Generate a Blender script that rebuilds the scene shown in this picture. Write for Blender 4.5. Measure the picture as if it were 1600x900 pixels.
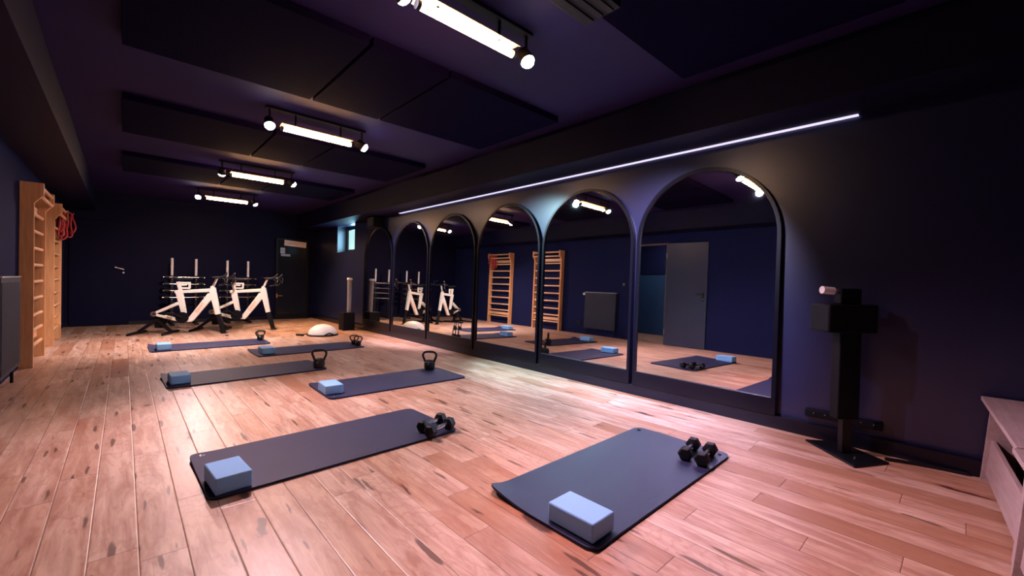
import bpy, bmesh, math, random
from mathutils import Vector, Matrix
random.seed(7)
for o in list(bpy.data.objects): bpy.data.objects.remove(o, do_unlink=True)
SC = bpy.context.scene; COL = SC.collection; PI = math.pi

# ------------------------------------------------------------------ camera
cd = bpy.data.cameras.new('camera'); cam = bpy.data.objects.new('camera', cd); COL.objects.link(cam)
cd.sensor_width = 36.0; cd.lens = 656.63 / 1600 * 36; cd.clip_start = .02; cd.clip_end = 100
ROT = Matrix(((0.73413655, -0.00827196, -0.67895147),
              (-0.67856733, 0.02682968, -0.73404806),
              (0.02428807, 0.99960579, 0.01408357)))
# rows are world x, y, z expressed in camera axes (right, up, back)
fwd_fix = Matrix(((ROT[0][0], ROT[0][1], ROT[0][2]), (ROT[1][0], ROT[1][1], ROT[1][2]), (ROT[2][0], ROT[2][1], ROT[2][2])))
cam.matrix_world = Matrix.Translation((0, 0, 1.0)) @ fwd_fix.to_4x4()
SC.camera = cam

# ------------------------------------------------------------------ world, exposure, light levels
w = bpy.data.worlds.new('world'); SC.world = w; w.use_nodes = True
w.node_tree.nodes['Background'].inputs[0].default_value = (.45, .75, .85, 1)
w.node_tree.nodes['Background'].inputs[1].default_value = 2.0
SC.view_settings.view_transform = 'Standard'; SC.view_settings.look = 'None'
SC.view_settings.gamma = 1; SC.view_settings.use_curve_mapping = False
SC.view_settings.exposure = 0.0
TUBE = 95.0        # emission of the warm tubes
SPOTW = 190.0      # watts of a spot head
STRIP = 1.2
LAMPS = [1.81, 4.15, 6.54, 8.86]     # y of the four ceiling lamps
# aim point and colour of the left and right spot of every lamp
AIMS = [(((3.47, 1.9, .80), (.70, .62, 1), 9.0, 52), ((1.9, .45, 0), (1, .56, .72), 1.4, 92)),
        (((.9, 2.6, .0), (1, .67, .75), 1.75, 106), ((3.47, 3.3, .80), (.50, .84, 1), 4.6, 62)),
        (((.9, 8.0, .4), (1, .80, .78), 2.0, 110), ((3.47, 6.2, .85), (.96, .78, .98), 5.0, 64)),
        (((.3, 7.2, .2), (1, .70, .70), 1.2, 100), ((3.1, 8.6, .2), (1, .56, .26), 1.8, 100))]

# ------------------------------------------------------------------ materials
def nt(name):
    m = bpy.data.materials.new(name); m.use_nodes = True
    t = m.node_tree; return m, t, t.nodes['Principled BSDF']
def N(t, typ, **k):
    n = t.nodes.new(typ)
    for a, b in k.items(): setattr(n, a, b)
    return n
def mat(name, col, rough=.5, metal=0, noise=.12, scale=30, bump=0.0, spec=.5, coat=0):
    m, t, b = nt(name)
    tc = N(t, 'ShaderNodeTexCoord'); nz = N(t, 'ShaderNodeTexNoise'); nz.inputs['Scale'].default_value = scale
    nz.inputs['Detail'].default_value = 4
    t.links.new(tc.outputs['Object'], nz.inputs['Vector'])
    mx = N(t, 'ShaderNodeMix', data_type='RGBA')
    mx.inputs[6].default_value = (*[c * (1 - noise) for c in col], 1)
    mx.inputs[7].default_value = (*[min(1, c * (1 + noise)) for c in col], 1)
    t.links.new(nz.outputs['Fac'], mx.inputs[0]); t.links.new(mx.outputs[2], b.inputs['Base Color'])
    b.inputs['Roughness'].default_value = rough; b.inputs['Metallic'].default_value = metal
    b.inputs['Specular IOR Level'].default_value = spec; b.inputs['Coat Weight'].default_value = coat
    if bump:
        bp = N(t, 'ShaderNodeBump'); bp.inputs['Strength'].default_value = bump; bp.inputs['Distance'].default_value = .01
        t.links.new(nz.outputs['Fac'], bp.inputs['Height']); t.links.new(bp.outputs[0], b.inputs['Normal'])
    return m
def emis(name, col, s):
    m, t, b = nt(name); b.inputs['Base Color'].default_value = (*col, 1)
    b.inputs['Emission Color'].default_value = (*col, 1); b.inputs['Emission Strength'].default_value = s
    return m
def wood(name, a, bcol, axis='Z', sc=6, rough=.5):
    m, t, b = nt(name)
    tc = N(t, 'ShaderNodeTexCoord'); mp = N(t, 'ShaderNodeMapping')
    s = {'X': (1, 12, 12), 'Y': (12, 1, 12), 'Z': (12, 12, 1)}[axis]; mp.inputs['Scale'].default_value = s
    nz = N(t, 'ShaderNodeTexNoise'); nz.inputs['Scale'].default_value = sc; nz.inputs['Detail'].default_value = 6; nz.inputs['Distortion'].default_value = .6
    r = N(t, 'ShaderNodeValToRGB'); r.color_ramp.elements[0].position = .3; r.color_ramp.elements[1].position = .7
    r.color_ramp.elements[0].color = (*a, 1); r.color_ramp.elements[1].color = (*bcol, 1)
    t.links.new(tc.outputs['Object'], mp.inputs[0]); t.links.new(mp.outputs[0], nz.inputs['Vector'])
    t.links.new(nz.outputs['Fac'], r.inputs[0]); t.links.new(r.outputs[0], b.inputs['Base Color'])
    b.inputs['Roughness'].default_value = rough
    bp = N(t, 'ShaderNodeBump'); bp.inputs['Strength'].default_value = .15; bp.inputs['Distance'].default_value = .004
    t.links.new(nz.outputs['Fac'], bp.inputs['Height']); t.links.new(bp.outputs[0], b.inputs['Normal'])
    return m

def floor_mat():
    m, t, b = nt('oak_planks')
    L = t.links
    def math_(op, a, bb=None, c=None):
        n = N(t, 'ShaderNodeMath', operation=op)
        for i, v in enumerate((a, bb, c)):
            if v is None: continue
            if isinstance(v, (int, float)): n.inputs[i].default_value = v
            else: L.new(v, n.inputs[i])
        return n.outputs[0]
    def comb(x, y, z=0):
        n = N(t, 'ShaderNodeCombineXYZ')
        for i, v in enumerate((x, y, z)):
            if isinstance(v, (int, float)): n.inputs[i].default_value = v
            else: L.new(v, n.inputs[i])
        return n.outputs[0]
    def ramp(fac, stops):
        r = N(t, 'ShaderNodeValToRGB'); e = r.color_ramp.elements
        e[0].position, e[0].color = stops[0][0], (*stops[0][1], 1)
        e[1].position, e[1].color = stops[-1][0], (*stops[-1][1], 1)
        for p, c in stops[1:-1]:
            k = e.new(p); k.color = (*c, 1)
        L.new(fac, r.inputs[0]); return r.outputs[0]
    def mix(f, a, bb, mode='MIX'):
        n = N(t, 'ShaderNodeMix', data_type='RGBA', blend_type=mode)
        for i, v in ((0, f), (6, a), (7, bb)):
            if isinstance(v, (int, float)): n.inputs[i].default_value = v
            elif isinstance(v, tuple): n.inputs[i].default_value = (*v, 1)
            else: L.new(v, n.inputs[i])
        return n.outputs[2]
    g = N(t, 'ShaderNodeNewGeometry'); sp = N(t, 'ShaderNodeSeparateXYZ'); L.new(g.outputs['Position'], sp.inputs[0])
    x, y = sp.outputs[0], sp.outputs[1]
    u = math_('DIVIDE', math_('ADD', x, .084), .1325); row = math_('FLOOR', u); fu = math_('FRACT', u)
    wn = N(t, 'ShaderNodeTexWhiteNoise', noise_dimensions='1D'); L.new(row, wn.inputs['W'])
    v = math_('ADD', math_('DIVIDE', y, 1.15), math_('MULTIPLY', wn.outputs['Value'], 9.0)); col = math_('FLOOR', v); fv = math_('FRACT', v)
    idv = comb(row, col)
    wi = N(t, 'ShaderNodeTexWhiteNoise', noise_dimensions='2D'); L.new(idv, wi.inputs['Vector'])
    r1 = wi.outputs['Value']
    sc2 = N(t, 'ShaderNodeSeparateColor'); L.new(wi.outputs['Color'], sc2.inputs[0]); r2 = sc2.outputs[1]; r3 = sc2.outputs[2]
    off = math_('MULTIPLY', r2, 40.0)
    def noise(vec, scale, detail=4, dist=0, rough=.5):
        n = N(t, 'ShaderNodeTexNoise'); n.inputs['Scale'].default_value = scale; n.inputs['Detail'].default_value = detail
        n.inputs['Distortion'].default_value = dist; n.inputs['Roughness'].default_value = rough; L.new(vec, n.inputs['Vector']); return n.outputs['Fac']
    gv = comb(math_('MULTIPLY', x, 9.0), math_('ADD', math_('MULTIPLY', y, 1.1), off), off)
    grain = noise(gv, 2.2, 6, .8, .6)
    fine = noise(comb(math_('MULTIPLY', x, 90.0), math_('ADD', math_('MULTIPLY', y, 5.0), off)), 2.5, 4, .3)
    base = ramp(r1, [(0, (.58, .36, .26)), (.3, (.66, .46, .35)), (.55, (.72, .53, .42)), (.84, (.60, .39, .27)), (.93, (.44, .24, .145)), (1, (.38, .20, .12))])
    c = mix(ramp(grain, [(.36, (.0,) * 3), (.62, (1,) * 3)]), mix(.74, base, (.32, .14, .09)), base)
    c = mix(math_('MULTIPLY', fine, .22), c, (.45, .22, .12))
    vein = noise(comb(math_('MULTIPLY', x, 34.0), math_('ADD', math_('MULTIPLY', y, 1.5), off), 5.0), 1.6, 5, 1.0, .6)
    c = mix(math_('MULTIPLY', ramp(vein, [(.60, (0,) * 3), (.72, (1,) * 3)]), .50), c, (.22, .09, .055))
    c = mix(math_('MULTIPLY', ramp(vein, [(.26, (1,) * 3), (.40, (0,) * 3)]), .35), c, (.80, .60, .48))
    # cathedral figure: warped rings
    wv = N(t, 'ShaderNodeTexWave', wave_type='RINGS', rings_direction='SPHERICAL'); wv.inputs['Scale'].default_value = 5.5
    wv.inputs['Distortion'].default_value = 7; wv.inputs['Detail'].default_value = 2; wv.inputs['Detail Scale'].default_value = .8
    L.new(comb(math_('MULTIPLY', math_('SUBTRACT', fu, r3), .8), math_('MULTIPLY', math_('SUBTRACT', fv, r2), 2.2), off), wv.inputs['Vector'])
    figm = ramp(wv.outputs['Fac'], [(.0, (.85,) * 3), (.25, (0,) * 3), (1, (0,) * 3)])
    c = mix(math_('MULTIPLY', figm, .34), c, (.33, .14, .07))
    # knots and cracks
    def knots(sx, sy, thr, seed, soft):
        vo = N(t, 'ShaderNodeTexVoronoi', feature='F1'); vo.inputs['Scale'].default_value = 1.0
        nn = noise(comb(math_('MULTIPLY', x, 18.0), math_('MULTIPLY', y, 9.0), seed), 1.0, 4)
        L.new(comb(math_('ADD', math_('MULTIPLY', x, sx), math_('MULTIPLY', nn, .5)), math_('ADD', math_('ADD', math_('MULTIPLY', y, sy), off), math_('MULTIPLY', nn, .35)), seed), vo.inputs['Vector'])
        s3 = N(t, 'ShaderNodeSeparateColor'); L.new(vo.outputs['Color'], s3.inputs[0])
        gate = math_('GREATER_THAN', s3.outputs[0], .30)
        size = math_('MULTIPLY', s3.outputs[1], thr)
        d = math_('DIVIDE', math_('SUBTRACT', size, vo.outputs['Distance']), soft)
        n = N(t, 'ShaderNodeClamp'); L.new(d, n.inputs[0]); return math_('MULTIPLY', n.outputs[0], gate)
    k1 = knots(7.5, 1.7, .19, 3.0, .05)
    k2 = knots(7.5, 1.7, .60, 3.0, .40)
    k3 = knots(22.0, 2.8, .34, 8.0, .08)
    c = mix(math_('MULTIPLY', k2, .65), c, (.36, .13, .065))
    c = mix(math_('MULTIPLY', k1, .9), c, (.05, .018, .012))
    c = mix(math_('MULTIPLY', k3, .8), c, (.07, .028, .018))
    # seams
    du = math_('MINIMUM', fu, math_('SUBTRACT', 1.0, fu)); dv = math_('MULTIPLY', math_('MINIMUM', fv, math_('SUBTRACT', 1.0, fv)), 8.7)
    dm = math_('MINIMUM', du, dv); seam = math_('LESS_THAN', dm, .011)
    c = mix(math_('MULTIPLY', seam, .72), c, (.06, .025, .02))
    L.new(c, b.inputs['Base Color'])
    L.new(math_('ADD', .27, math_('MULTIPLY', grain, .2)), b.inputs['Roughness'])
    b.inputs['Specular IOR Level'].default_value = .5
    bev = N(t, 'ShaderNodeMapRange'); bev.inputs['From Max'].default_value = .03; L.new(dm, bev.inputs[0])
    hgt = math_('ADD', bev.outputs[0], math_('MULTIPLY', fine, .12))
    bp = N(t, 'ShaderNodeBump'); bp.inputs['Strength'].default_value = .35; bp.inputs['Distance'].default_value = .003
    L.new(hgt, bp.inputs['Height']); L.new(bp.outputs[0], b.inputs['Normal'])
    return m

M = {}
M['floor'] = floor_mat()
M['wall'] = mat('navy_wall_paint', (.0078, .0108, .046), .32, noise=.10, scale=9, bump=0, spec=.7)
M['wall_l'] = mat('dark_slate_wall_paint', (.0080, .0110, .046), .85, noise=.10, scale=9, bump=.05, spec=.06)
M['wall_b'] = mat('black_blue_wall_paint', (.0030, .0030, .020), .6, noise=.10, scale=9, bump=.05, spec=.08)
M['ceil'] = mat('black_violet_ceiling_paint', (.014, .0075, .055), .7, noise=.10, scale=6, bump=.04, spec=.15)
M['panel'] = mat('black_acoustic_felt', (.0028, .0013, .014), .95, noise=.2, scale=120, bump=.15, spec=.03)
M['beam'] = mat('dark_beam_paint', (.0024, .0018, .018), .6, noise=.1, scale=8, spec=.15)
M['black'] = mat('black_powder_coat', (.003, .003, .006), .45, noise=.15, scale=60, bump=.03, spec=.25)
M['blackm'] = mat('matt_black_plastic', (.003, .003, .006), .65, noise=.15, scale=60, spec=.15)
M['rubber'] = mat('black_rubber', (.004, .004, .008), .5, noise=.2, scale=80, bump=.08, spec=.3)
M['mat'] = mat('charcoal_foam_mat', (.0135, .017, .062), .62, noise=.10, scale=220, bump=.12, spec=.3)
M['block'] = mat('pale_blue_foam', (.23, .48, .84), .75, noise=.06, scale=160, bump=.1, spec=.3)
M['iron'] = mat('black_cast_iron', (.005, .005, .008), .35, noise=.2, scale=90, bump=.1)
M['chrome'] = mat('brushed_chrome', (.75, .75, .8), .22, 1, noise=.05)
M['white'] = mat('white_frame_paint', (.80, .78, .72), .4, noise=.03)
M['whitep'] = mat('white_plastic', (.78, .76, .76), .45, noise=.03)
M['grey'] = mat('pale_grey_plastic', (.20, .20, .25), .5, noise=.06)
M['navy'] = mat('dark_skirting_paint', (.003, .003, .010), .30, noise=.1, scale=12, spec=.35)
M['frame'] = mat('black_satin_frame', (.002, .002, .006), .28, noise=.1, scale=20, spec=.3)
M['ladder'] = wood('pine_wood', (.58, .27, .11), (.72, .38, .18), 'Z', 4, .45)
M['rung'] = wood('beech_rung', (.66, .36, .18), (.78, .48, .27), 'Y', 4, .4)
M['bench'] = wood('pale_plywood', (.31, .235, .235), (.40, .31, .31), 'X', 5, .6)
M['red'] = mat('red_latex', (.34, .018, .018), .45, noise=.1)
M['orange'] = mat('orange_lettering', (.85, .20, .05), .5, noise=.02)
M['shade'] = mat('black_lamp_housing', (.005, .004, .006), .6, noise=.1, spec=.2)
M['cream'] = mat('cream_halo_tray', (.70, .48, .25), .6, noise=.03)  # catches the tube light as an orange halo band
M['steel'] = mat('steel', (.5, .5, .54), .3, 1, noise=.1)
M['door'] = mat('dark_door_lacquer', (.016, .019, .050), .34, noise=.08, scale=10)
M['brown'] = mat('brown_door_lining', (.10, .055, .05), .5, noise=.1)
M['blue'] = mat('deep_blue_wall', (.010, .05, .13), .7, noise=.1)
M['paper'] = mat('white_paper', (.80, .72, .72), .8, noise=.03)
M['breflection'] = mat('pale_blue_reflection', (.35, .45, .60), .8, noise=.05)  # colour of the reflections painted on the door glass
M['tube'] = emis('warm_tube_light', (1, .53, .22), TUBE)
M['lens'] = emis('spot_lens', (.92, .86, 1), 70)
M['strip'] = emis('led_strip', (.72, .68, 1), STRIP)
def mirror_mat():
    m, t, b = nt('mirror_glass'); b.inputs['Metallic'].default_value = 1; b.inputs['Roughness'].default_value = .012
    b.inputs['Base Color'].default_value = (.93, .95, .96, 1); return m
M['mirror'] = mirror_mat()
def glass():
    m, t, b = nt('dark_pane'); b.inputs['Base Color'].default_value = (.01, .012, .02, 1); b.inputs['Roughness'].default_value = .12; b.inputs['Specular IOR Level'].default_value = .25
    return m
M['pane'] = glass()
M['day'] = emis('daylit_frosted_pane', (.45, .80, .80), 1.0)

# ------------------------------------------------------------------ mesh helpers
def bx(bm, x0, x1, y0, y1, z0, z1):
    r = bmesh.ops.create_cube(bm, size=1)['verts']
    for v in r: v.co = Vector(((x0 + x1) / 2 + v.co.x * (x1 - x0), (y0 + y1) / 2 + v.co.y * (y1 - y0), (z0 + z1) / 2 + v.co.z * (z1 - z0)))
    return r
def box(*a):
    bm = bmesh.new(); bx(bm, *a); return bm
def cyl(bm, p, q, r, r2=None, n=20):
    p, q = Vector(p), Vector(q); d = q - p
    vs = bmesh.ops.create_cone(bm, cap_ends=True, segments=n, radius1=r, radius2=r if r2 is None else r2, depth=d.length)['verts']
    mtx = Matrix.Translation((p + q) / 2) @ d.to_track_quat('Z', 'Y').to_matrix().to_4x4()
    bmesh.ops.transform(bm, matrix=mtx, verts=vs); return vs
def rod(*a, **k):
    bm = bmesh.new(); cyl(bm, *a, **k); return bm
def tube(bm, pts, r, n=10, closed=False):
    pts = [Vector(p) for p in pts]; m = len(pts); rings = []
    prev = None
    for i, p in enumerate(pts):
        a = pts[(i - 1) % m] if (closed or i > 0) else p; c = pts[(i + 1) % m] if (closed or i < m - 1) else p
        t = (c - a).normalized()
        if prev is None:
            nrm = t.orthogonal().normalized()
        else:
            nrm = (prev - t * prev.dot(t)).normalized()
        prev = nrm; bn = t.cross(nrm); rr = r[i] if isinstance(r, (list, tuple)) else r
        rings.append([bm.verts.new(p + (nrm * math.cos(2 * PI * k / n) + bn * math.sin(2 * PI * k / n)) * rr) for k in range(n)])
    for i in range(m if closed else m - 1):
        A, B = rings[i], rings[(i + 1) % m]
        for k in range(n): bm.faces.new((A[k], A[(k + 1) % n], B[(k + 1) % n], B[k]))
    if not closed:
        bm.faces.new(list(reversed(rings[0]))); bm.faces.new(rings[-1])
    return bm
def prism(bm, poly, axis, a, b):
    # poly: 2-D outline; axis: extrusion axis
    def P(p, d):
        if axis == 'x': return (d, p[0], p[1])
        if axis == 'y': return (p[0], d, p[1])
        return (p[0], p[1], d)
    A = [bm.verts.new(P(p, a)) for p in poly]; B = [bm.verts.new(P(p, b)) for p in poly]; n = len(poly)
    for k in range(n): bm.faces.new((A[k], A[(k + 1) % n], B[(k + 1) % n], B[k]))
    bm.faces.new(list(reversed(A))); bm.faces.new(B); return bm
def lathe(bm, prof, n=32, c=(0, 0)):
    rings = []
    for r, z in prof:
        rings.append([bm.verts.new((c[0] + r * math.cos(2 * PI * k / n), c[1] + r * math.sin(2 * PI * k / n), z)) for k in range(n)])
    for A, B in zip(rings, rings[1:]):
        for k in range(n): bm.faces.new((A[k], A[(k + 1) % n], B[(k + 1) % n], B[k]))
    bm.faces.new(list(reversed(rings[0]))); bm.faces.new(rings[-1]); return bm
def obj(name, bm, m, parent=None, bevel=0, smooth=None, seg=2, loc=None):
    bmesh.ops.recalc_face_normals(bm, faces=bm.faces)
    me = bpy.data.meshes.new(name); bm.to_mesh(me); bm.free()
    if not isinstance(m, (list, tuple)): m = [m]
    for k in m: me.materials.append(k)
    o = bpy.data.objects.new(name, me); COL.objects.link(o)
    if parent: o.parent = parent
    if loc: o.location = loc
    if bevel:
        b = o.modifiers.new('bevel', 'BEVEL'); b.width = bevel; b.segments = seg; b.limit_method = 'ANGLE'; b.angle_limit = math.radians(40)
    if smooth or bevel:
        for p in me.polygons: p.use_smooth = True
        try: me.set_sharp_from_angle(angle=math.radians(38))
        except Exception: pass
    return o
def thing(name, label, cat, loc=(0, 0, 0), rz=0, group=None):
    o = bpy.data.objects.new(name, None); COL.objects.link(o); o.location = loc; o.rotation_euler = (0, 0, rz); o.empty_display_size = .1
    return tag(o, label, cat, group)
def tag(o, label, cat, group=None):
    o['label'] = label; o['category'] = cat
    if group: o['group'] = group
    return o
def struct(name, bm, m, label=None, cat=None, **k):
    o = obj(name, bm, m, **k); o['kind'] = 'structure'
    if label: o['label'] = label
    if cat: o['category'] = cat
    return o
def dup(root, loc, rz, label, group=None):
    r = root.copy(); COL.objects.link(r); r.location = loc; r.rotation_euler = (0, 0, rz); r['label'] = label
    if group: r['group'] = group
    for ch in list(root.children):
        c = ch.copy(); COL.objects.link(c); c.parent = r
        for g in list(ch.children):
            d = g.copy(); COL.objects.link(d); d.parent = c
    return r

# ------------------------------------------------------------------ the room
XL, XR, YF, YB, ZC = -.78, 3.47, -.62, 10.95, 2.475
struct('floor', box(-2.6, XR + .01, YF - .1, YB + .1, -.05, 0), M['floor'], 'knotty light oak plank floor of the exercise room', 'floor')
struct('ceiling', box(XL - .1, XR + .1, YF - .1, YB + .1, ZC, ZC + .1), M['ceil'], 'dark violet black painted ceiling', 'ceiling')
D0, D1, DH = 3.90, 4.68, 1.95
bm = bmesh.new()
bx(bm, XL - .1, XL, YF - .1, D0, 0, ZC); bx(bm, XL - .1, XL, D1, YB + .1, 0, ZC); bx(bm, XL - .1, XL, D0, D1, DH, ZC)
struct('wall_left', bm, M['wall_l'], 'dark slate painted wall with wall bars and the open doorway', 'wall')
W0, W1, WZ0, WZ1 = 8.53, 9.47, 1.56, 2.125
bm = bmesh.new()
bx(bm, XR, XR + .3, YF - .1, W0, 0, ZC); bx(bm, XR, XR + .3, W1, YB + .1, 0, ZC); bx(bm, XR, XR + .3, W0, W1, 0, WZ0); bx(bm, XR, XR + .3, W0, W1, WZ1, ZC)
struct('wall_right', bm, M['wall'], 'navy painted wall behind the arched mirrors', 'wall')
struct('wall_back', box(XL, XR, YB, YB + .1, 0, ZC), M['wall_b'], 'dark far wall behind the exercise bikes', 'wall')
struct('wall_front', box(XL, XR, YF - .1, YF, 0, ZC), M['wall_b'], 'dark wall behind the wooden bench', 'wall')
struct('trim_1', box(3.05, XR, YF, YB, 2.13, ZC), M['beam'], 'dark boxed beam above the mirror wall', 'beam')
struct('trim_2', box(XL, -.38, YF, YB, 2.13, ZC), M['beam'], 'dark boxed beam above the wall bars', 'beam')
struct('baseboard_right', box(XR - .05, XR, YF, YB, 0, .092), M['navy'], 'dark skirting ledge under the mirrors', 'baseboard', bevel=.003)
struct('baseboard_back', box(XL, 2.58, YB - .015, YB, 0, .07), M['navy'], 'dark skirting of the far wall', 'baseboard')
# doorway in the left wall with the room beyond
bm = bmesh.new()
bx(bm, XL - .13, XL + .012, D0 - .0, D0 + .03, 0, DH); bx(bm, XL - .13, XL + .012, D1 - .03, D1, 0, DH); bx(bm, XL - .13, XL + .012, D0, D1, DH - .03, DH)
struct('trim_3', bm, M['brown'], 'dark brown lining of the doorway', 'door frame')
struct('trim_4', box(-2.5, -2.48, 2.8, 6.0, 1.45, ZC), M['wall_l'], 'dark upper wall of the corridor beyond the doorway', 'wall')
bm = bmesh.new()
bx(bm, -2.6, -2.5, 2.8, 6.0, 0, ZC); bx(bm, -2.5, XL - .1, 2.7, 2.8, 0, ZC); bx(bm, -2.5, XL - .1, 6.0, 6.1, 0, ZC); bx(bm, -2.5, XL - .1, 2.8, 6.0, ZC, ZC + .1)
struct('wall_corridor', bm, M['blue'], 'deep blue wall of the corridor beyond the doorway', 'wall')
ld = bpy.data.lights.new('corridor_light', 'AREA'); ld.energy = 12; ld.size = .5; ld.color = (1, .85, .85)
lo = bpy.data.objects.new('corridor_light', ld); COL.objects.link(lo); lo.location = (-1.7, 4.6, 2.3)
# door leaf swung back against the wall
d1 = bpy.data.objects.new('door_1', None); COL.objects.link(d1); d1.location = (XL + .035, D0, 0); d1.rotation_euler = (0, 0, math.radians(-4)); d1['kind'] = 'structure'
d1['label'] = 'plain dark door leaf swung open against the left wall'; d1['category'] = 'door'
obj('door_leaf', box(0, .04, -.76, -.01, .01, 1.93), M['door'], d1, bevel=.003)
bm = bmesh.new(); cyl(bm, (.04, -.70, .98), (.085, -.70, .98), .009); cyl(bm, (.08, -.70, .98), (.08, -.59, .98), .009); bx(bm, .04, .046, -.72, -.68, .86, 1.02)
obj('door_handle', bm, M['black'], d1, smooth=True)
bm = bmesh.new(); cyl(bm, (.04, -.70, .90), (.052, -.70, .90), .016); obj('lock', bm, M['chrome'], d1, smooth=True)
for hz in (.2, 1.65):
    bm = bmesh.new(); cyl(bm, (.0, 0, hz), (.0, 0, hz + .1), .012); obj('hinge', bm, M['steel'], d1)
# window in the right wall
wn = bpy.data.objects.new('window_1', None); COL.objects.link(wn); wn.location = (XR + .22, (W0 + W1) / 2, WZ0); wn['kind'] = 'structure'
wn['label'] = 'small high window with a frosted daylit pane'; wn['category'] = 'window'
hw = (W1 - W0) / 2; hh = WZ1 - WZ0; bm = bmesh.new()
bx(bm, -.03, .03, -hw, -hw + .09, 0, hh); bx(bm, -.03, .03, hw - .09, hw, 0, hh); bx(bm, -.03, .03, -hw + .09, hw - .09, 0, .07); bx(bm, -.03, .03, -hw + .09, hw - .09, hh - .07, hh)
obj('window_frame', bm, mat('dark_teal_frame', (.02, .05, .07), .4), wn, bevel=.004)
obj('window_pane', box(-.004, .004, -hw + .09, hw - .09, .07, hh - .07), M['day'], wn)
bm = bmesh.new(); cyl(bm, (-.03, -hw + .05, .25), (-.06, -hw + .05, .25), .008); cyl(bm, (-.06, -hw + .05, .25), (-.06, -hw + .05, .16), .008); obj('window_handle', bm, M['chrome'], wn, smooth=True)
ld = bpy.data.lights.new('window_daylight', 'AREA'); ld.shape = 'RECTANGLE'; ld.size = .7; ld.size_y = .4; ld.energy = 22; ld.color = (.35, .75, 1)
lo = bpy.data.objects.new('window_daylight', ld); COL.objects.link(lo); lo.location = (XR + .205, 9.0, 1.85); lo.rotation_euler = (0, math.radians(90), 0)
# door in the far wall, dark glass, and door in the far left
d2 = bpy.data.objects.new('door_2', None); COL.objects.link(d2); d2.location = (2.6, YB, 0); d2['kind'] = 'structure'
d2['label'] = 'dark glazed door in the far wall beside the bikes'; d2['category'] = 'door'
bm = bmesh.new(); bx(bm, 0, .72, -.05, -.005, 0, .12); bx(bm, 0, .05, -.05, -.005, .12, 1.9); bx(bm, .67, .72, -.05, -.005, .12, 1.9); bx(bm, .05, .67, -.05, -.005, 1.84, 1.9)
obj('door_frame', bm, M['black'], d2, bevel=.003)
obj('glass_pane', box(.05, .67, -.03, -.02, .12, 1.84), M['pane'], d2)
bm = bmesh.new(); bx(bm, .012, .038, -.056, -.05, .5, .6); cyl(bm, (.025, -.05, .55), (.025, -.10, .55), .009); cyl(bm, (.025, -.10, .55), (.13, -.10, .55), .009)
obj('door_handle', bm, mat('brass', (.8, .45, .25), .3, 1), d2, smooth=True)
d3 = bpy.data.objects.new('door_3', None); COL.objects.link(d3); d3.location = (-.72, YB, 0); d3['kind'] = 'structure'
d3['label'] = 'plain dark door at the left end of the far wall'; d3['category'] = 'door'
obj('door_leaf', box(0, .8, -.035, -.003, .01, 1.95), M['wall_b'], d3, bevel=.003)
bm = bmesh.new(); cyl(bm, (.72, -.035, 1.06), (.72, -.08, 1.06), .010); cyl(bm, (.72, -.08, 1.06), (.60, -.08, 1.10), .011); cyl(bm, (.72, -.035, 1.00), (.72, -.045, 1.00), .016)
obj('door_handle', bm, M['steel'], d3, smooth=True)
s = thing('wall_sign', 'white rectangular sign fixed above the far dark glazed door', 'sign', (3.0, YB - .075, 1.78), 0)
s.rotation_euler = (0, math.radians(3.5), 0)
obj('sign_plate', box(-.24, .24, -.015, .02, -.065, .065), M['paper'], s, bevel=.003)
bm = bmesh.new(); bx(bm, -.15, .18, -.018, -.015, .012, .018); bx(bm, -.15, .05, -.018, -.015, -.018, -.012)
obj('writing', bm, mat('faded_red_print', (.6, .35, .33), .8), s)
for (x, z, ww, h, lb) in ((2.735, 1.645, .10, .06, 'small pale blue painted reflection on the far glazed door, topmost of three'),
                          (2.735, 1.575, .10, .07, 'small pale blue painted reflection on the far glazed door, middle of three'),
                          (2.80, 1.505, .20, .05, 'wider pale blue painted reflection on the far glazed door, lowest of three')):
    tag(obj('painted_reflection', box(-ww / 2, ww / 2, -.003, 0, -h / 2, h / 2), M['breflection'], loc=(x, YB - .052, z)), lb, 'painted reflection', 'pale blue reflections painted on the far glazed door')  # flat pale patches painted as reflections in the door glass

# ------------------------------------------------------------------ ceiling panels
rows = [(.24, 1.36), (2.49, 3.61), (4.71, 5.82), (6.94, 8.04)]
cols = [(-.02, 1.085, 'left wide'), (1.105, 1.655, 'narrow middle'), (1.675, 2.81, 'right wide')]
where = ['in front of the nearest ceiling lamp', 'between the nearest and second ceiling lamps', 'between the second and third ceiling lamps', 'between the third and farthest ceiling lamps']
for r, (y0, y1) in enumerate(rows):
    for (x0, x1, nm) in cols:
        o = obj('acoustic_panel', box(-(x1 - x0) / 2, (x1 - x0) / 2, -(y1 - y0) / 2, (y1 - y0) / 2, -.055, 0), M['panel'], bevel=.004, loc=((x0 + x1) / 2, (y0 + y1) / 2, ZC))
        tag(o, nm + ' black ceiling panel of the row ' + where[r], 'ceiling panel', 'black acoustic panels on the ceiling')

# long slotted box on the ceiling near the camera
t = thing('ceiling_vent', 'long black slotted box fixed to the ceiling at the top edge', 'vent', (1.70, 1.27, ZC))
obj('housing', box(-.75, .075, -.085, .13, -.12, 0), M['shade'], t, bevel=.004)
for k in range(3): obj('slat', box(-.74, .06, -.055 + k * .06, -.045 + k * .06 + .02, -.128, -.12), M['black'], t)
# wall loudspeaker under the beam
t = thing('wall_speaker', 'small black box loudspeaker high on the wall under the beam', 'speaker', (3.36, 7.35, 1.93))
obj('cabinet', box(-.09, .11, -.14, .14, 0, .19), M['blackm'], t, bevel=.008)
obj('grille', box(-.096, -.09, -.12, .12, .02, .17), M['rubber'], t)
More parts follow.
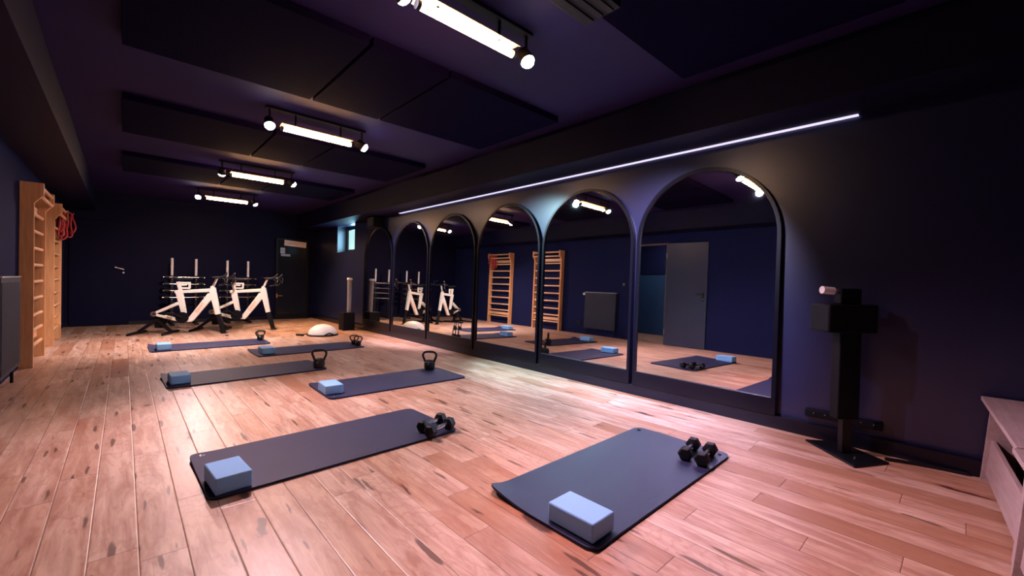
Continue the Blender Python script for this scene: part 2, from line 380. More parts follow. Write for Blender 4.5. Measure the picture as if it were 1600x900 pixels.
# led strip
o = obj('light_strip', box(0, .03, -6.1, 0, 0, .007), M['strip'], loc=(3.438, 6.60, 2.122)); tag(o, 'long thin white light strip along the top of the mirror wall', 'light')

# ------------------------------------------------------------------ ceiling lamps
order = ['nearest to the camera', 'second from the camera', 'third from the camera', 'farthest from the camera']
LX, LZ = 1.33, 2.31
def spot_head(parent, x, aim, y, col, k, ang):
    base = Vector((x, 0, LZ + .02)); tgt = Vector(aim) - Vector((LX + x, y, LZ)); d = tgt.normalized(); up = Vector((0, 0, 1))
    bm = bmesh.new(); cyl(bm, base + up * .13, base + up * .02, .009); obj('spot_arm', bm, M['shade'], parent, smooth=True)
    bm = bmesh.new(); cyl(bm, base - d * .05, base + d * .03, .034, .044, 28)
    h = obj('spot_head', bm, M['shade'], parent, smooth=True)
    bm = bmesh.new(); lv = []
    prof = [(.041, .028), (.040, .036), (.032, .050), (.018, .058), (.003, .061)]
    lathe(bm, prof, 24); bmesh.ops.transform(bm, matrix=Matrix.Translation(base) @ d.to_track_quat('Z', 'Y').to_matrix().to_4x4(), verts=bm.verts)
    obj('lens', bm, M['lens'], h, smooth=True)
    L = bpy.data.lights.new('spot_light', 'SPOT'); L.energy = SPOTW * k; L.color = col; L.spot_size = math.radians(ang); L.spot_blend = .9; L.shadow_soft_size = .04
    lo = bpy.data.objects.new('spot_light', L); COL.objects.link(lo); lo.parent = parent
    lo.location = base + d * .11; lo.rotation_euler = d.to_track_quat('-Z', 'Y').to_euler()
for i, y in enumerate(LAMPS):
    t = thing('ceiling_lamp', 'warm white tube ceiling lamp with a spot at each end, ' + order[i], 'lamp', (LX, y, 0), 0, 'tube lamps in a row on the ceiling')
    obj('ceiling_plate', box(-.44, .44, -.03, .03, ZC - .02, ZC), M['shade'], t, bevel=.004)
    for sx in (-.2, .2):
        bm = bmesh.new(); cyl(bm, (sx, 0, ZC - .02), (sx, 0, LZ + .04), .008); obj('stem', bm, M['shade'], t)
    bm = bmesh.new(); prism(bm, [(-.055, LZ + .028), (-.030, LZ + .040), (.030, LZ + .040), (.055, LZ + .028), (.055, LZ + .032), (.030, LZ + .045), (-.030, LZ + .045), (-.055, LZ + .032)], 'x', -.315, .315)
    obj('halo_tray', bm, M['cream'], t)  # tray added above the tube to imitate its orange halo
    bm = bmesh.new(); cyl(bm, (-.30, 0, LZ), (.30, 0, LZ), .019, n=24); obj('tube', bm, M['tube'], t, smooth=True)
    for sx in (-1, 1):
        bm = bmesh.new(); cyl(bm, (sx * .30, 0, LZ), (sx * .32, 0, LZ), .023); obj('end_cap', bm, M['shade'], t, smooth=True)
    for s_, (aim, colr, k, ang) in zip((-.41, .41), AIMS[i]): spot_head(t, s_, aim, y, colr, k, ang)

# ------------------------------------------------------------------ arched mirrors
GW, GH, R_ = 1.09, 1.71, .545
def arch(wid, h, z0, n=28):
    r = wid / 2; pts = [(-r, z0), (r, z0)]
    for k in range(n + 1):
        a = PI * k / n; pts.append((r * math.cos(a), h - r + r * math.sin(a)))
    return pts
def make_mirror(label):
    t = thing('arched_mirror', label, 'mirror', (3.42, 0, .093), 0, 'arched mirrors in a row along the wall')
    t.rotation_euler = (0, math.radians(.86), 0)
    bm = bmesh.new(); inn = arch(GW, 1.84, .125); out = arch(GW + .056, 1.868, 0)
    n = len(inn)
    def ring(poly, x): return [bm.verts.new((x, p[0], p[1])) for p in poly]
    a, b, c, d = ring(out, .032), ring(out, -.012), ring(inn, -.012), ring(inn, .004)
    for k in range(n):
        j = (k + 1) % n
        for P, Q in ((a, b), (b, c), (c, d)): bm.faces.new((P[k], P[j], Q[j], Q[k]))
    obj('frame', bm, M['frame'], t, bevel=.002)
    bm = bmesh.new(); prism(bm, arch(GW + .01, 1.845, .12), 'x', .003, .008)
    obj('mirror_glass', bm, M['mirror'], t)
    return t
mo = ['nearest, showing the open door', 'second, showing the radiator', 'third, showing the wall bars', 'fourth from the near end', 'fifth from the near end', 'farthest of the six, by the column']
m0 = None
for i in range(6):
    lab = 'tall arched mirror in a thin black frame, ' + mo[i]; y = 1.475 + 1.18 * i
    if i == 0: m0 = make_mirror(lab); m0.location.y = y
    else:
        c = dup(m0, (3.42, y, .093), 0, lab); c.rotation_euler = m0.rotation_euler

# ------------------------------------------------------------------ mats
def mat_mesh(curl):
    bm = bmesh.new(); Lx, Ly, r, th = 1.36, .615, .05, .012
    nx, ny = 68, 30
    def outline(x, y):
        ax, ay = abs(x), abs(y); cx, cy = Lx / 2 - r, Ly / 2 - r
        if ax > cx and ay > cy:
            dx, dy = ax - cx, ay - cy; m_ = max(dx, dy); l = math.hypot(dx, dy)
            if l > 0: dx, dy = dx / l * m_, dy / l * m_
            ax, ay = cx + dx, cy + dy
        return math.copysign(ax, x), math.copysign(ay, y)
    top, bot = [], []
    for i in range(nx + 1):
        a, b = [], []
        for j in range(ny + 1):
            x, y = outline(-Lx / 2 + Lx * i / nx, -Ly / 2 + Ly * j / ny)
            e = max(0, (-x - Lx / 2 + .15) / .15); f = max(0, min(1, (y - .0) / .28)); z = curl * e * e * f * f * 1.5
            e2 = max(0, (x - Lx / 2 + .08) / .08); z += curl * .12 * e2 * e2
            z += .0008 * math.sin(x * 9 + 1) * math.sin(y * 11)+.0008
            a.append(bm.verts.new((x, y, z + th))); b.append(bm.verts.new((x, y, z)))
        top.append(a); bot.append(b)
    for i in range(nx):
        for j in range(ny):
            bm.faces.new((top[i][j], top[i + 1][j], top[i + 1][j + 1], top[i][j + 1]))
            bm.faces.new((bot[i][j], bot[i][j + 1], bot[i + 1][j + 1], bot[i + 1][j]))
    for j in range(ny):
        for i, s in ((0, 1), (nx, -1)): bm.faces.new((top[i][j], top[i][j + 1], bot[i][j + 1], bot[i][j]))
    for i in range(nx):
        for j in (0, ny): bm.faces.new((top[i][j], top[i + 1][j], bot[i + 1][j], bot[i][j]))
    return bm
def eyelet(x, y, z, m):
    bm = bmesh.new(); tube(bm, [(x + .011 * math.cos(a * PI / 8), y + .011 * math.sin(a * PI / 8), z) for a in range(16)], .0028, 6, True); return bm
MATS = [(1.96, 1.22, .5, .022, 'nearest on the right, with a pair of dumbbells by the stand'),
        (.955, 2.555, 1.5, .006, 'nearest on the left, with a pair of dumbbells at its far corner'),
        (1.93, 3.79, -1.0, .008, 'in front of the mirrors, with one kettlebell, second on the right'),
        (.955, 4.985, 1.5, .02, 'with one kettlebell, second from the camera in the left column'),
        (1.90, 6.19, 1.0, .01, 'with a pair of kettlebells, farthest in the right column'),
        (.93, 7.25, .3, .02, 'with a pair of kettlebells, farthest left, near the bikes')]
for x, y, a, cu, lb in MATS:
    o = obj('exercise_mat', mat_mesh(cu), M['mat'], smooth=True, loc=(x, y, .0005)); o.rotation_euler.z = math.radians(a)
    tag(o, 'charcoal exercise mat ' + lb, 'mat', 'exercise mats laid out on the floor')
    for k in (-1, 1): obj('eyelet', eyelet(-.625 if cu < .01 else .625, k * .262, .0145, 0), M['chrome'] if cu < .022 or k < 0 else M['black'], o, smooth=True)

# ------------------------------------------------------------------ yoga blocks
BL = [(1.378, 1.045, 1, 'nearest right mat'), (.372, 2.355, 4, 'nearest left mat'), (1.325, 3.715, -3, 'second mat of the right column'),
      (.382, 4.86, 2, 'second mat of the left column'), (1.355, 6.07, 0, 'farthest mat of the right column'), (.392, 7.10, 0, 'farthest mat on the left')]
b0 = None
for x, y, a, lb in BL:
    if b0 is None:
        b0 = obj('yoga_block', box(-.073, .073, -.113, .113, 0, .076), M['block'], bevel=.007, seg=3); o = b0
    else:
        o = b0.copy(); COL.objects.link(o)
    o.location = (x, y, .0158); o.rotation_euler.z = math.radians(a)
    tag(o, 'pale blue foam yoga block lying on the ' + lb, 'yoga block', 'yoga blocks on the mats')

# ------------------------------------------------------------------ dumbbells
def make_dumbbell():
    t = thing('hex_dumbbell', '', 'dumbbell', (0, 0, 0), 0, 'hex dumbbells on the mats')
    for s in (-1, 1):
        bm = bmesh.new()
        prof = [(.0, .032), (.006, .041), (.048, .041), (.056, .031)]
        rings = []
        for dx, r in prof:
            rings.append([bm.verts.new((s * (.062 + dx), r * math.cos(PI / 3 * k), r * math.sin(PI / 3 * k) + .0358)) for k in range(6)])
        for A, B in zip(rings, rings[1:]):
            for k in range(6): bm.faces.new((A[k], A[(k + 1) % 6], B[(k + 1) % 6], B[k]))
        bm.faces.new(rings[0]); bm.faces.new(rings[-1])
        obj('head', bm, M['rubber'], t, bevel=.003)
    bm = bmesh.new(); tube(bm, [(-.065, 0, .036), (-.04, 0, .036), (0, 0, .036), (.04, 0, .036), (.065, 0, .036)], [.0125, .0135, .0165, .0135, .0125], 16)
    obj('handle', bm, M['chrome'], t, smooth=True); return t
db = make_dumbbell()
DB = [(1.520, 2.397, 18, 'black hex dumbbell with chrome handle on the nearest left mat, farther of the pair'), (1.513, 2.288, 17, 'black hex dumbbell with chrome handle on the nearest left mat, closer of the pair'),
      (2.442, 1.075, 11, 'black hex dumbbell with chrome handle on the nearest right mat, left of the pair'), (2.438, .978, 9, 'black hex dumbbell with chrome handle on the nearest right mat, right of the pair')]
for i, (x, y, a, lb) in enumerate(DB):
    if i == 0: db.location = (x, y, .0158); db.rotation_euler.z = math.radians(a); db['label'] = lb
    else: dup(db, (x, y, .0158), math.radians(a), lb)

# ------------------------------------------------------------------ kettlebells
def make_kettlebell(s, hw=1.0, grp='kettlebells on the mats'):
    t = thing('kettlebell', '', 'kettlebell', (0, 0, 0), 0, grp)
    pr_ = [(0.045, 0), (.052, .002), (.057, .012), (.060, .045), (.058, .076), (.048, .094), (.03, .103), (.01, .105)]
    bm = bmesh.new(); lathe(bm, [(r * s, z * s) for r, z in pr_], 28)
    obj('bell', bm, M['iron'], t, smooth=True)
    pts = [(-.043, .075), (-.056, .105), (-.072, .140), (-.074, .165), (-.060, .184), (-.035, .193), (0, .195)]
    full = pts + [(-x, z) for x, z in reversed(pts[:-1])]
    bm = bmesh.new(); tube(bm, [(x * s * hw, 0, z * s) for x, z in full], .0125 * s, 12)
    obj('handle', bm, M['iron'], t, smooth=True)
    bm = bmesh.new(); cyl(bm, (0, -.054 * s, .068 * s), (0, -.0605 * s, .068 * s), .009 * s); obj('number_plate', bm, M['grey'], t)
    return t
va = math.radians(-38)
k1 = make_kettlebell(1.0); k1.location = (1.575, 4.77, .0158); k1.rotation_euler.z = va; k1['label'] = 'black kettlebell standing alone on the second mat of the left column'
dup(k1, (2.487, 4.0, .0158), math.radians(-45), 'black kettlebell standing alone on the second mat of the right column, by the mirrors')
k3 = make_kettlebell(.70, 1.15); k3.location = (1.585, 7.46, .0158); k3.rotation_euler.z = math.radians(-35); k3['label'] = 'small black kettlebell on the farthest left mat, rear of its pair'
dup(k3, (1.550, 7.345, .0158), math.radians(-20), 'small black kettlebell on the farthest left mat, front of its pair')
dup(k3, (2.525, 6.155, .0158), math.radians(-30), 'small black kettlebell on the farthest right mat, rear of its pair')
dup(k3, (2.530, 6.02, .0158), math.radians(-50), 'small black kettlebell on the farthest right mat, front of its pair')

# ------------------------------------------------------------------ balance dome
t = thing('balance_trainer', 'white half-ball balance trainer with black base and straps on the floor', 'balance trainer', (2.545, 7.56, 0), math.radians(0))
bm = bmesh.new(); lathe(bm, [(.235, 0), (.25, .006), (.25, .02), (.235, .028)], 48); obj('base', bm, M['rubber'], t, smooth=True)
bm = bmesh.new(); lathe(bm, [(.232 * math.cos(a), .024 + .168 * math.sin(a)) for a in [k * PI / 2 / 14 for k in range(14)]] + [(.004, .192)], 48); obj('dome', bm, M['whitep'], t, smooth=True)
for (ax, ay, rz) in ((-.30, .10, 2.8), (.03, -.245, 4.8)):
    c, s_ = math.cos(rz), math.sin(rz); bm = bmesh.new()
    if ax < -.2:
        tube(bm, [(-.22, .08, .03), (-.27, .10, .02), (-.31, .10, .016)], .009, 8); cyl(bm, (-.30, .04, .02), (-.38, .14, .02), .019)
    else:
        tube(bm, [(-.06, -.245, .02), (0, -.25, .05), (.03, -.25, .055), (.07, -.245, .04), (.11, -.235, .02)], .012, 8)
    obj('strap_handle', bm, M['rubber'], t, smooth=True)

# ------------------------------------------------------------------ column loudspeaker
t = thing('column_speaker', 'slim pale grey column on a black box by the far end of the mirrors', 'speaker', (3.17, 8.10, 0), math.radians(0))
obj('bass_box', box(-.11, .11, -.12, .12, 0, .34), M['blackm'], t, bevel=.008)
bm = bmesh.new(); cyl(bm, (.045, 0, .34), (.045, 0, .965), .042, n=28); obj('column', bm, M['grey'], t, smooth=True)
bm = bmesh.new(); lathe(bm, [(.047, .965), (.05, .972), (.05, .995), (.044, 1.004)], 28, (.045, 0)); obj('cap', bm, M['whitep'], t, smooth=True)

# ------------------------------------------------------------------ wall bars
def make_bars(label):
    t = thing('wall_bars', label, 'wall bars', (XL, 0, 0), 0, 'wooden wall bars on the left wall')
    W = .86
    for y in (0, W):
        prof = [(.005, 0), (.105, 0), (.105, 1.69), (.135, 1.73), (.172, 1.775), (.172, 1.90), (.005, 1.90)]
        bm = bmesh.new(); prism(bm, prof, 'y', y - .02, y + .02); obj('upright', bm, M['ladder'], t, bevel=.003)
    for z, x in [(1.86, .15), (1.765, .15)] + [(z, .075) for z in (1.60, 1.42, 1.24, 1.06, .88, .70, .52, .36, .20)]:
        bm = bmesh.new(); cyl(bm, (x, .02, z), (x, W - .02, z), .017, n=16); obj('rung', bm, M['rung'], t, smooth=True)
    for z in (1.68, .27): obj('cross_board', box(.02, .042, .02, W - .02, z - .035, z + .035), M['rung'], t, bevel=.002)
    return t
wb = make_bars('wooden wall bars on the left wall, the nearer ladder'); wb.location.y = 6.50
dup(wb, (XL, 8.25, 0), 0, 'wooden wall bars on the left wall, the farther ladder hung with red bands')
bm = bmesh.new()
def loop(bm, cx, cy, w_, zt, zb, tw, r, ph=0):
    pts = []
    for k in range(28):
        a = 2 * PI * k / 28; z = (zt + zb) / 2 + (zt - zb) / 2 * math.cos(a)
        pts.append((cx + w_ * math.sin(a) * (.4 + .6 * (zt - z) / (zt - zb)) + .012 * math.sin(3 * a + ph), cy + tw * math.sin(a + ph), z))
    tube(bm, pts, r, 8, True)
o = None
t = thing('resistance_band', 'bundle of red resistance bands looped over the farther wall bars', 'resistance band', (-.665, 8.98, 1.86))
for k, (cx, cy, w_, zb) in enumerate([(.0, -.12, .03, -.36), (.02, -.05, .035, -.40), (.0, -.09, .02, -.30), (-.01, -.03, .03, -.38)]):
    bm = bmesh.new(); loop(bm, cx, cy, w_, .022, zb, .02, .013, k); obj('band', bm, M['red'], t, smooth=True)
for k, (cx, zb) in enumerate([(.075, -.36), (.10, -.31)]):
    bm = bmesh.new(); loop(bm, cx, -.02 + .05 * k, .035, .0, zb, .03, .010, k * 2); obj('band', bm, M['red'], t, smooth=True)

# ------------------------------------------------------------------ radiator and small fittings of the left wall
t = thing('radiator', 'dark flat panel radiator on the left wall before the wall bars', 'radiator', (XL, 5.36, 0))
bm = bmesh.new(); bx(bm, .03, .10, -.40, .40, .15, .935)
for k in range(20): bx(bm, .10, .104, -.385 + k * .0395, -.36 + k * .0395, .18, .90)
obj('radiator_panel', bm, mat('slate_enamel', (.005, .007, .024), .6), t, bevel=.002)
obj('top_grille', box(.03, .108, -.405, .405, .935, .947), mat('pale_grey_enamel', (.35, .4, .45), .35), t, bevel=.003)
for k in (-.36, .36):
    bm = bmesh.new(); cyl(bm, (.06, k, .0), (.06, k, .15), .011); obj('pipe', bm, M['black'], t, smooth=True)
bm = bmesh.new(); cyl(bm, (.065, .41, .90), (.065, .47, .90), .024); obj('thermostat', bm, M['whitep'], t, smooth=True)
for k in (-.3, .27): obj('bracket', box(.0, .03, k, k + .03, .3, .7), M['black'], t)
t = thing('wall_socket', 'black double wall socket between the radiator and wall bars', 'socket', (XL, 5.98, .24))
obj('plate', box(0, .012, -.07, .07, -.035, .035), M['black'], t, bevel=.003)
for k in (-1, 1):
    bm = bmesh.new(); cyl(bm, (.012, k * .034, 0), (.014, k * .034, 0), .02); obj('outlet', bm, M['blackm'], t)
t = thing('light_switch', 'small light switch on the left wall between doorway and radiator', 'switch', (XL, 4.84, 1.12))
obj('plate', box(0, .012, -.035, .035, -.055, .055), M['black'], t, bevel=.003); obj('rocker', box(.012, .018, -.02, .02, -.005, .035), M['grey'], t)

# ------------------------------------------------------------------ exercise bikes
def bar2(bm, p, q, w0, w1, th):
    # flat-sided aero tube between side-view points p, q (s, z)
    p, q = Vector((p[0], 0, p[1])), Vector((q[0], 0, q[1])); d = (q - p).normalized(); n = Vector((-d.z, 0, d.x))
    vs = []
    for P, ww in ((p, w0), (q, w1)):
        for sy in (-1, 1):
            for sn in (-1, 1): vs.append(bm.verts.new(P + n * sn * ww / 2 + Vector((0, sy * th / 2, 0))))
    for f in ((0, 1, 3, 2), (4, 6, 7, 5), (0, 4, 5, 1), (2, 3, 7, 6), (0, 2, 6, 4), (1, 5, 7, 3)): bm.faces.new([vs[i] for i in f])
def text_mesh(s, size, depth):
    cu = bpy.data.curves.new('lettering', 'FONT'); cu.body = s; cu.size = size; cu.extrude = depth; cu.align_x = 'CENTER'; cu.align_y = 'CENTER'; cu.space_character = 1.1
    o = bpy.data.objects.new('tmp', cu); COL.objects.link(o); dg = bpy.context.evaluated_depsgraph_get()
    me = bpy.data.meshes.new_from_object(o.evaluated_get(dg)); bm = bmesh.new(); bm.from_mesh(me)
    bpy.data.objects.remove(o); bpy.data.meshes.remove(me); return bm
def make_bike(label):
    t = thing('exercise_bike', label, 'exercise bike', (0, 0, 0), 0, 'white indoor bikes in front of the far wall')
    bm = bmesh.new()
    bar2(bm, (-.095, .325), (-.19, .775), .078, .105, .05)     # head and upper fork
    bar2(bm, (-.72, .698), (-.19, .738), .048, .060, .036)      # top tube
    bar2(bm, (-.665, .735), (-.585, .34), .105, .075, .04)      # seat tube
    bar2(bm, (-.49, .235), (-.20, .66), .085, .105, .045)       # down tube
    bar2(bm, (-.58, .22), (-.47, .235), .05, .07, .05)          # bottom bracket
    for sy in (-.03, .03):
        b2 = bmesh.new(); bar2(b2, (-.985, .345), (-.66, .515), .038, .048, .018); bar2(b2, (-.985, .325), (-.60, .215), .040, .050, .018); cyl(b2, (-.985, -.012, .335), (-.985, .012, .335), .034)
        for v in b2.verts: v.co.y += sy
        me = bpy.data.meshes.new('x'); b2.to_mesh(me); b2.free(); bm.from_mesh(me); bpy.data.meshes.remove(me)
    f = obj('frame', bm, M['white'], t, bevel=.010, seg=3)
    bm = text_mesh('ZWIFT', .062, .001)
    ang = math.atan2(.425, .29)
    bmesh.ops.transform(bm, matrix=Matrix.Translation((-.35, -.0245, .44)) @ Matrix.Rotation(-ang, 4, 'Y') @ Matrix.Rotation(PI / 2, 4, 'X'), verts=bm.verts)
    obj('lettering', bm, M['orange'], f)
    bm = bmesh.new(); bar2(bm, (-.005, .0), (-.092, .33), .068, .074, .045); obj('front_leg', bm, M['black'], t, bevel=.008)
    obj('front_foot', box(-.04, .04, -.045, .045, 0, .02), M['black'], t, bevel=.005)
    # seat post and saddle
    bm = bmesh.new(); bar2(bm, (-.640, .72), (-.675, .87), .05, .05, .03); bar2(bm, (-.70, .855), (-.50, .855), .028, .028, .03); bar2(bm, (-.655, .765), (-.51, .765), .03, .03, .03); bar2(bm, (-.515, .76), (-.51, .86), .03, .03, .03); bar2(bm, (-.69, .82), (-.55, .82), .05, .02, .022)
    obj('seat_post', bm, M['white'], t, bevel=.006)
    bm = bmesh.new(); secs = [(-.76, .062, .015), (-.72, .072, .022), (-.66, .060, .022), (-.58, .034, .020), (-.50, .020, .018), (-.47, .012, .012)]
    rings = []
    for s_, hw_, hh_ in secs: rings.append([bm.verts.new((s_, hw_ * math.cos(2 * PI * k / 16), .925 + hh_ * math.sin(2 * PI * k / 16) + (.008 if s_ < -.7 else 0))) for k in range(16)])
    for A, B in zip(rings, rings[1:]):
        for k in range(16): bm.faces.new((A[k], A[(k + 1) % 16], B[(k + 1) % 16], B[k]))
    bm.faces.new(rings[0]); bm.faces.new(rings[-1]); cyl(bm, (-.62, -.022, .90), (-.62, .022, .90), .01); cyl(bm, (-.62, 0, .87), (-.62, 0, .915), .014)
    obj('saddle', bm, M['rubber'], t, smooth=True)
    # stem, handlebar
    bm = bmesh.new(); bar2(bm, (-.185, .775), (-.115, .95), .036, .030, .03); bar2(bm, (-.19, .77), (-.175, .80), .06, .05, .045); obj('stem', bm, M['white'], t, bevel=.006)
    bm = bmesh.new(); cyl(bm, (-.115, -.05, .955), (-.115, .05, .955), .022)
    tube(bm, [(-.115, -.19, .955), (-.115, -.08, .955), (-.115, .08, .955), (-.115, .19, .955)], .014)
    for sy in (-1, 1):
        tube(bm, [(-.115, sy * .185, .955), (-.05, sy * .20, .958), (.02, sy * .20, .955), (.06, sy * .205, .92), (.06, sy * .21, .87), (.03, sy * .215, .83), (-.03, sy * .215, .82)], .014)
        tube(bm, [(-.01, sy * .2, .96), (.04, sy * .2, .975), (.075, sy * .2, 1.01), (.085, sy * .2, 1.035)], [.018, .020, .019, .010])
    bx(bm, -.20, -.08, -.06, .06, .965, .975)
    hb = obj('handlebar', bm, M['rubber'], t, smooth=True)
    for sy in (-1, 1):
        bm = bmesh.new(); tube(bm, [(.085, sy * .215, .985), (.10, sy * .22, .93), (.085, sy * .225, .87)], .006); cyl(bm, (.082, sy * .2, 1.03), (.09, sy * .2, 1.045), .013); obj('brake_lever', bm, M['chrome'], hb, smooth=True)
    # cranks
    bm = bmesh.new(); cyl(bm, (-.595, -.058, .275), (-.595, -.046, .275), .092, n=36); cyl(bm, (-.595, -.075, .275), (-.595, .075, .275), .018); obj('chainring', bm, M['blackm'], t, smooth=True)
    for sy, a in ((-1, 2.6), (1, 2.6 + PI)):
        ex, ez = -.595 + .15 * math.cos(a), .275 + .15 * math.sin(a); bm = bmesh.new()
        tube(bm, [(-.595, sy * .075, .275), (ex, sy * .085, ez)], .012, 8); c = obj('crank_arm', bm, M['blackm'], t, smooth=True)
        obj('pedal', box(ex - .045, ex + .045, sy * .085 + (0 if sy > 0 else -.09), sy * .085 + (.09 if sy > 0 else 0), ez - .010, ez + .010), M['rubber'], c, bevel=.003)
    # trainer the rear of the frame is fixed to
    bm = bmesh.new(); cyl(bm, (-.93, .05, .27), (-.93, .10, .27), .11, n=36); cyl(bm, (-.985, -.07, .335), (-.985, .09, .335), .02); bx(bm, -1.0, -.86, .01, .06, .10, .36)
    obj('trainer_body', bm, M['blackm'], t, bevel=.006)
    bm = bmesh.new(); cyl(bm, (-.985, -.062, .335), (-.985, -.04, .335), .042, .03, n=28); cyl(bm, (-.985, -.07, .335), (-.985, -.062, .335), .016); obj('cassette', bm, M['steel'], t, smooth=True)
    for s_ in (-1.22, -.76):
        bm = bmesh.new(); bar2(bm, (-.96, .24), (s_, .03), .05, .04, .04)
        tube(bm, [(s_ - .01, -.29, .02), (s_ - .01, -.26, .022), (s_, 0, .032), (s_ - .01, .26, .022), (s_ - .01, .29, .02)], [.016, .02, .022, .02, .016], 12)
        obj('trainer_leg', bm, M['black'], t, smooth=True)
    return t
bk = make_bike('white indoor exercise bike on a black trainer, the left of two'); bk.location = (1.283, 8.65, 0); bk.rotation_euler.z = math.radians(-25)
dup(bk, (2.08, 8.815, 0), math.radians(-25), 'white indoor exercise bike on a black trainer, the right one near the far door')

# ------------------------------------------------------------------ weight racks behind the bikes
side = ['left', 'right']; lev = ['top', 'second', 'third', 'lowest']
for i, (xa, xb) in enumerate([(.70, 1.08), (1.61, 1.985)]):
    t = thing('weight_rack', 'black rack with two pale topped posts behind the ' + side[i] + ' bike', 'weight rack', ((xa + xb) / 2, 10.60, 0), 0, 'weight racks against the far wall')
    hx = (xb - xa) / 2
    for s in (-1, 1):
        u = obj('upright', box(s * hx - .022, s * hx + .022, -.02, .02, .03, .96), M['black'], t, bevel=.004)
        bm = bmesh.new(); cyl(bm, (s * hx, 0, .97), (s * hx, 0, 1.31), .021, n=20); cyl(bm, (s * hx, 0, 1.13), (s * hx, 0, 1.145), .024, n=20); obj('post_sleeve', bm, M['paper'], t, smooth=True)
        obj('foot', box(s * hx - .03, s * hx + .03, -.28, .28, 0, .03), M['black'], t, bevel=.005)
        for z in (.90, .77, .64, .50):
            bm = bmesh.new(); cyl(bm, (s * hx, -.02, z), (s * hx, -.028, z), .012, n=12); obj('stud', bm, M['chrome'], t, smooth=True)
        for z in (.945, .81, .68, .545): obj('hook', box(s * hx - .015, s * hx + .015, -.085, -.02, z - .035, z - .025), M['black'], t)
    obj('back_brace', box(-hx, hx, .0, .02, .10, .14), M['black'], t)
    for k, z in enumerate((.945, .81, .68, .545)):
        b = thing('weight_bar', 'short steel weight bar on the ' + side[i] + ' rack behind the bikes, ' + lev[k] + ' of four', 'weight bar', ((xa + xb) / 2, 10.545, z), 0, 'weight bars on the two racks')
        bm = bmesh.new(); cyl(bm, (-.31, 0, -.008), (.31, 0, -.008), .012 if k else .016); obj('shaft', bm, M['chrome'], b, smooth=True)
        for s in (-1, 1):
            bm = bmesh.new(); cyl(bm, (s * .23, 0, -.008), (s * .31, 0, -.008), .040 if k else .03, n=24); obj('weight_plate', bm, M['rubber'], b, smooth=True)
            bm = bmesh.new(); cyl(bm, (s * .31, 0, -.008), (s * .33, 0, -.008), .018, n=16); obj('collar', bm, M['chrome'], b, smooth=True)

# ------------------------------------------------------------------ display stand at the right
t = thing('display_stand', 'black floor stand with flat base plate, box head and small white device', 'stand', (3.24, .48, 0), 0)
bm = bmesh.new(); prism(bm, [(.07, .215), (-.215, -.08), (.015, -.205), (.205, .06)], 'z', 0, .012); obj('base_plate', bm, M['black'], t, bevel=.003)
def rb(u0, u1, v0, v1, z0, z1):
    b_ = box(u0, u1, v0, v1, z0, z1); bmesh.ops.rotate(b_, verts=b_.verts, cent=(0, 0, 0), matrix=Matrix.Rotation(math.radians(-43), 3, 'Z')); return b_
obj('pole', rb(-.03, .03, -.02, .02, .012, .95), M['black'], t, bevel=.004)
obj('pole_cover', rb(-.075, .055, -.035, .035, .22, .745), M['blackm'], t, bevel=.006)
obj('head_box', rb(-.165, .13, -.06, .10, .745, .915), M['blackm'], t, bevel=.01)
obj('neck', rb(-.075, .05, -.03, .03, .915, 1.01), M['blackm'], t, bevel=.006)
def rp(u, v, z): c_, s_ = math.cos(math.radians(-43)), math.sin(math.radians(-43)); return (u * c_ - v * s_, u * s_ + v * c_, z)
bm = bmesh.new(); cyl(bm, rp(-.17, 0, .999), rp(-.10, 0, .993), .023, n=24); wd = obj('white_device', bm, M['whitep'], t, smooth=True); wd['label'] = 'small white cylinder on the stand'
bm = bmesh.new(); cyl(bm, rp(-.10, 0, .992), rp(-.07, 0, .990), .014, n=16); obj('clip', bm, M['grey'], t, smooth=True)
bm = bmesh.new(); cyl(bm, (-.06, -.06, .012), (-.06, -.06, .022), .006); obj('screw', bm, M['chrome'], t)
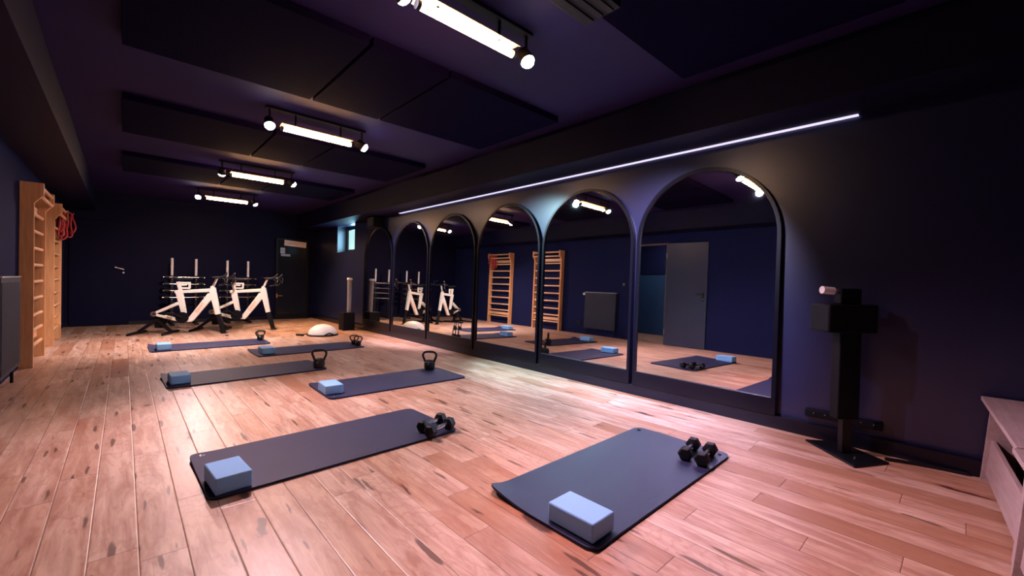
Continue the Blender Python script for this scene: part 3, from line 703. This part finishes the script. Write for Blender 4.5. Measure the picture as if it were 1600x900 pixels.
# power strip on the wall behind it
t = thing('power_strip', 'dark power strip low on the wall behind the black stand', 'power strip', (XR, .53, .135))
obj('strip_body', box(-.035, 0, -.20, .20, 0, .05), M['blackm'], t, bevel=.004)
for k in range(6):
    bm = bmesh.new(); cyl(bm, (-.037, -.16 + k * .062, .03), (-.035, -.16 + k * .062, .03), .0035, n=12); obj('contact', bm, M['steel'], t)
bm = bmesh.new(); tube(bm, [(3.31, .30, .012), (3.33, .25, .012), (3.36, .18, .010), (3.385, .08, .0095), (3.40, 0, .0095), (3.405, -.035, .0095)], .009, 8)
tag(obj('power_cable', bm, M['rubber'], smooth=True), 'black cable running along the wall from the stand to the bench', 'cable')

# ------------------------------------------------------------------ wooden benches
def make_bench(x0, x1, label, dy=0):
    a = math.radians(3.9); xc = (x0 + x1) / 2; yc = -.105 + (xc - 3.40) * math.tan(a) + dy
    t = thing('wooden_bench', label, 'bench', (xc + .23 * math.sin(a), yc - .23 * math.cos(a), 0), a, 'wooden benches in a row')
    h = (x1 - x0) / 2; f = .23
    obj('top', box(-h, h, -.26, f + .035, .425, .445), M['bench'], t, bevel=.002)
    for s in (-1, 1):
        xx = s * (h - .035)
        bm = bmesh.new(); prism(bm, [(-.25, 0), (f + .03, 0), (f, .425), (-.25, .425)], 'x', xx - .012, xx + .012); obj('side_panel', bm, M['bench'], t, bevel=.001)
    bm = bmesh.new(); prism(bm, [(f + .030, .04), (f + .046, .04), (f + .030, .225), (f + .014, .225)], 'x', -h + .048, h - .048)
    # the board sits between the two side panels
    for v in bm.verts: v.co.y -= .034
    obj('front_board', bm, M['bench'], t, bevel=.001)
    obj('shelf', box(-h + .047, h - .047, -.25, f - .025, .045, .06), M['bench'], t)
    obj('back_board', box(-h + .047, h - .047, -.25, -.235, .06, .425), M['bench'], t)
    return t
make_bench(2.40, 3.425, 'pale wooden storage bench beside the mirror wall, nearest the black stand')
make_bench(1.40, 2.375, 'pale wooden storage bench at the right edge of the frame', .012)
for x, lb in ((3.10, 'black storage box inside the wooden bench, the one nearer the mirror wall'), (2.72, 'black storage box inside the wooden bench, the one nearer the camera')):
    t = thing('storage_box', lb, 'box', (x, -.38 + (x - 3.4) * .068, .0605), math.radians(3.9), 'black boxes inside the bench')
    bm = bmesh.new(); vs = bx(bm, -.17, .17, -.14, .20, 0, .2); obj('body', bm, M['blackm'], t, bevel=.008); obj('lid', box(-.175, .175, -.145, .205, .2, .215), M['rubber'], t, bevel=.004)
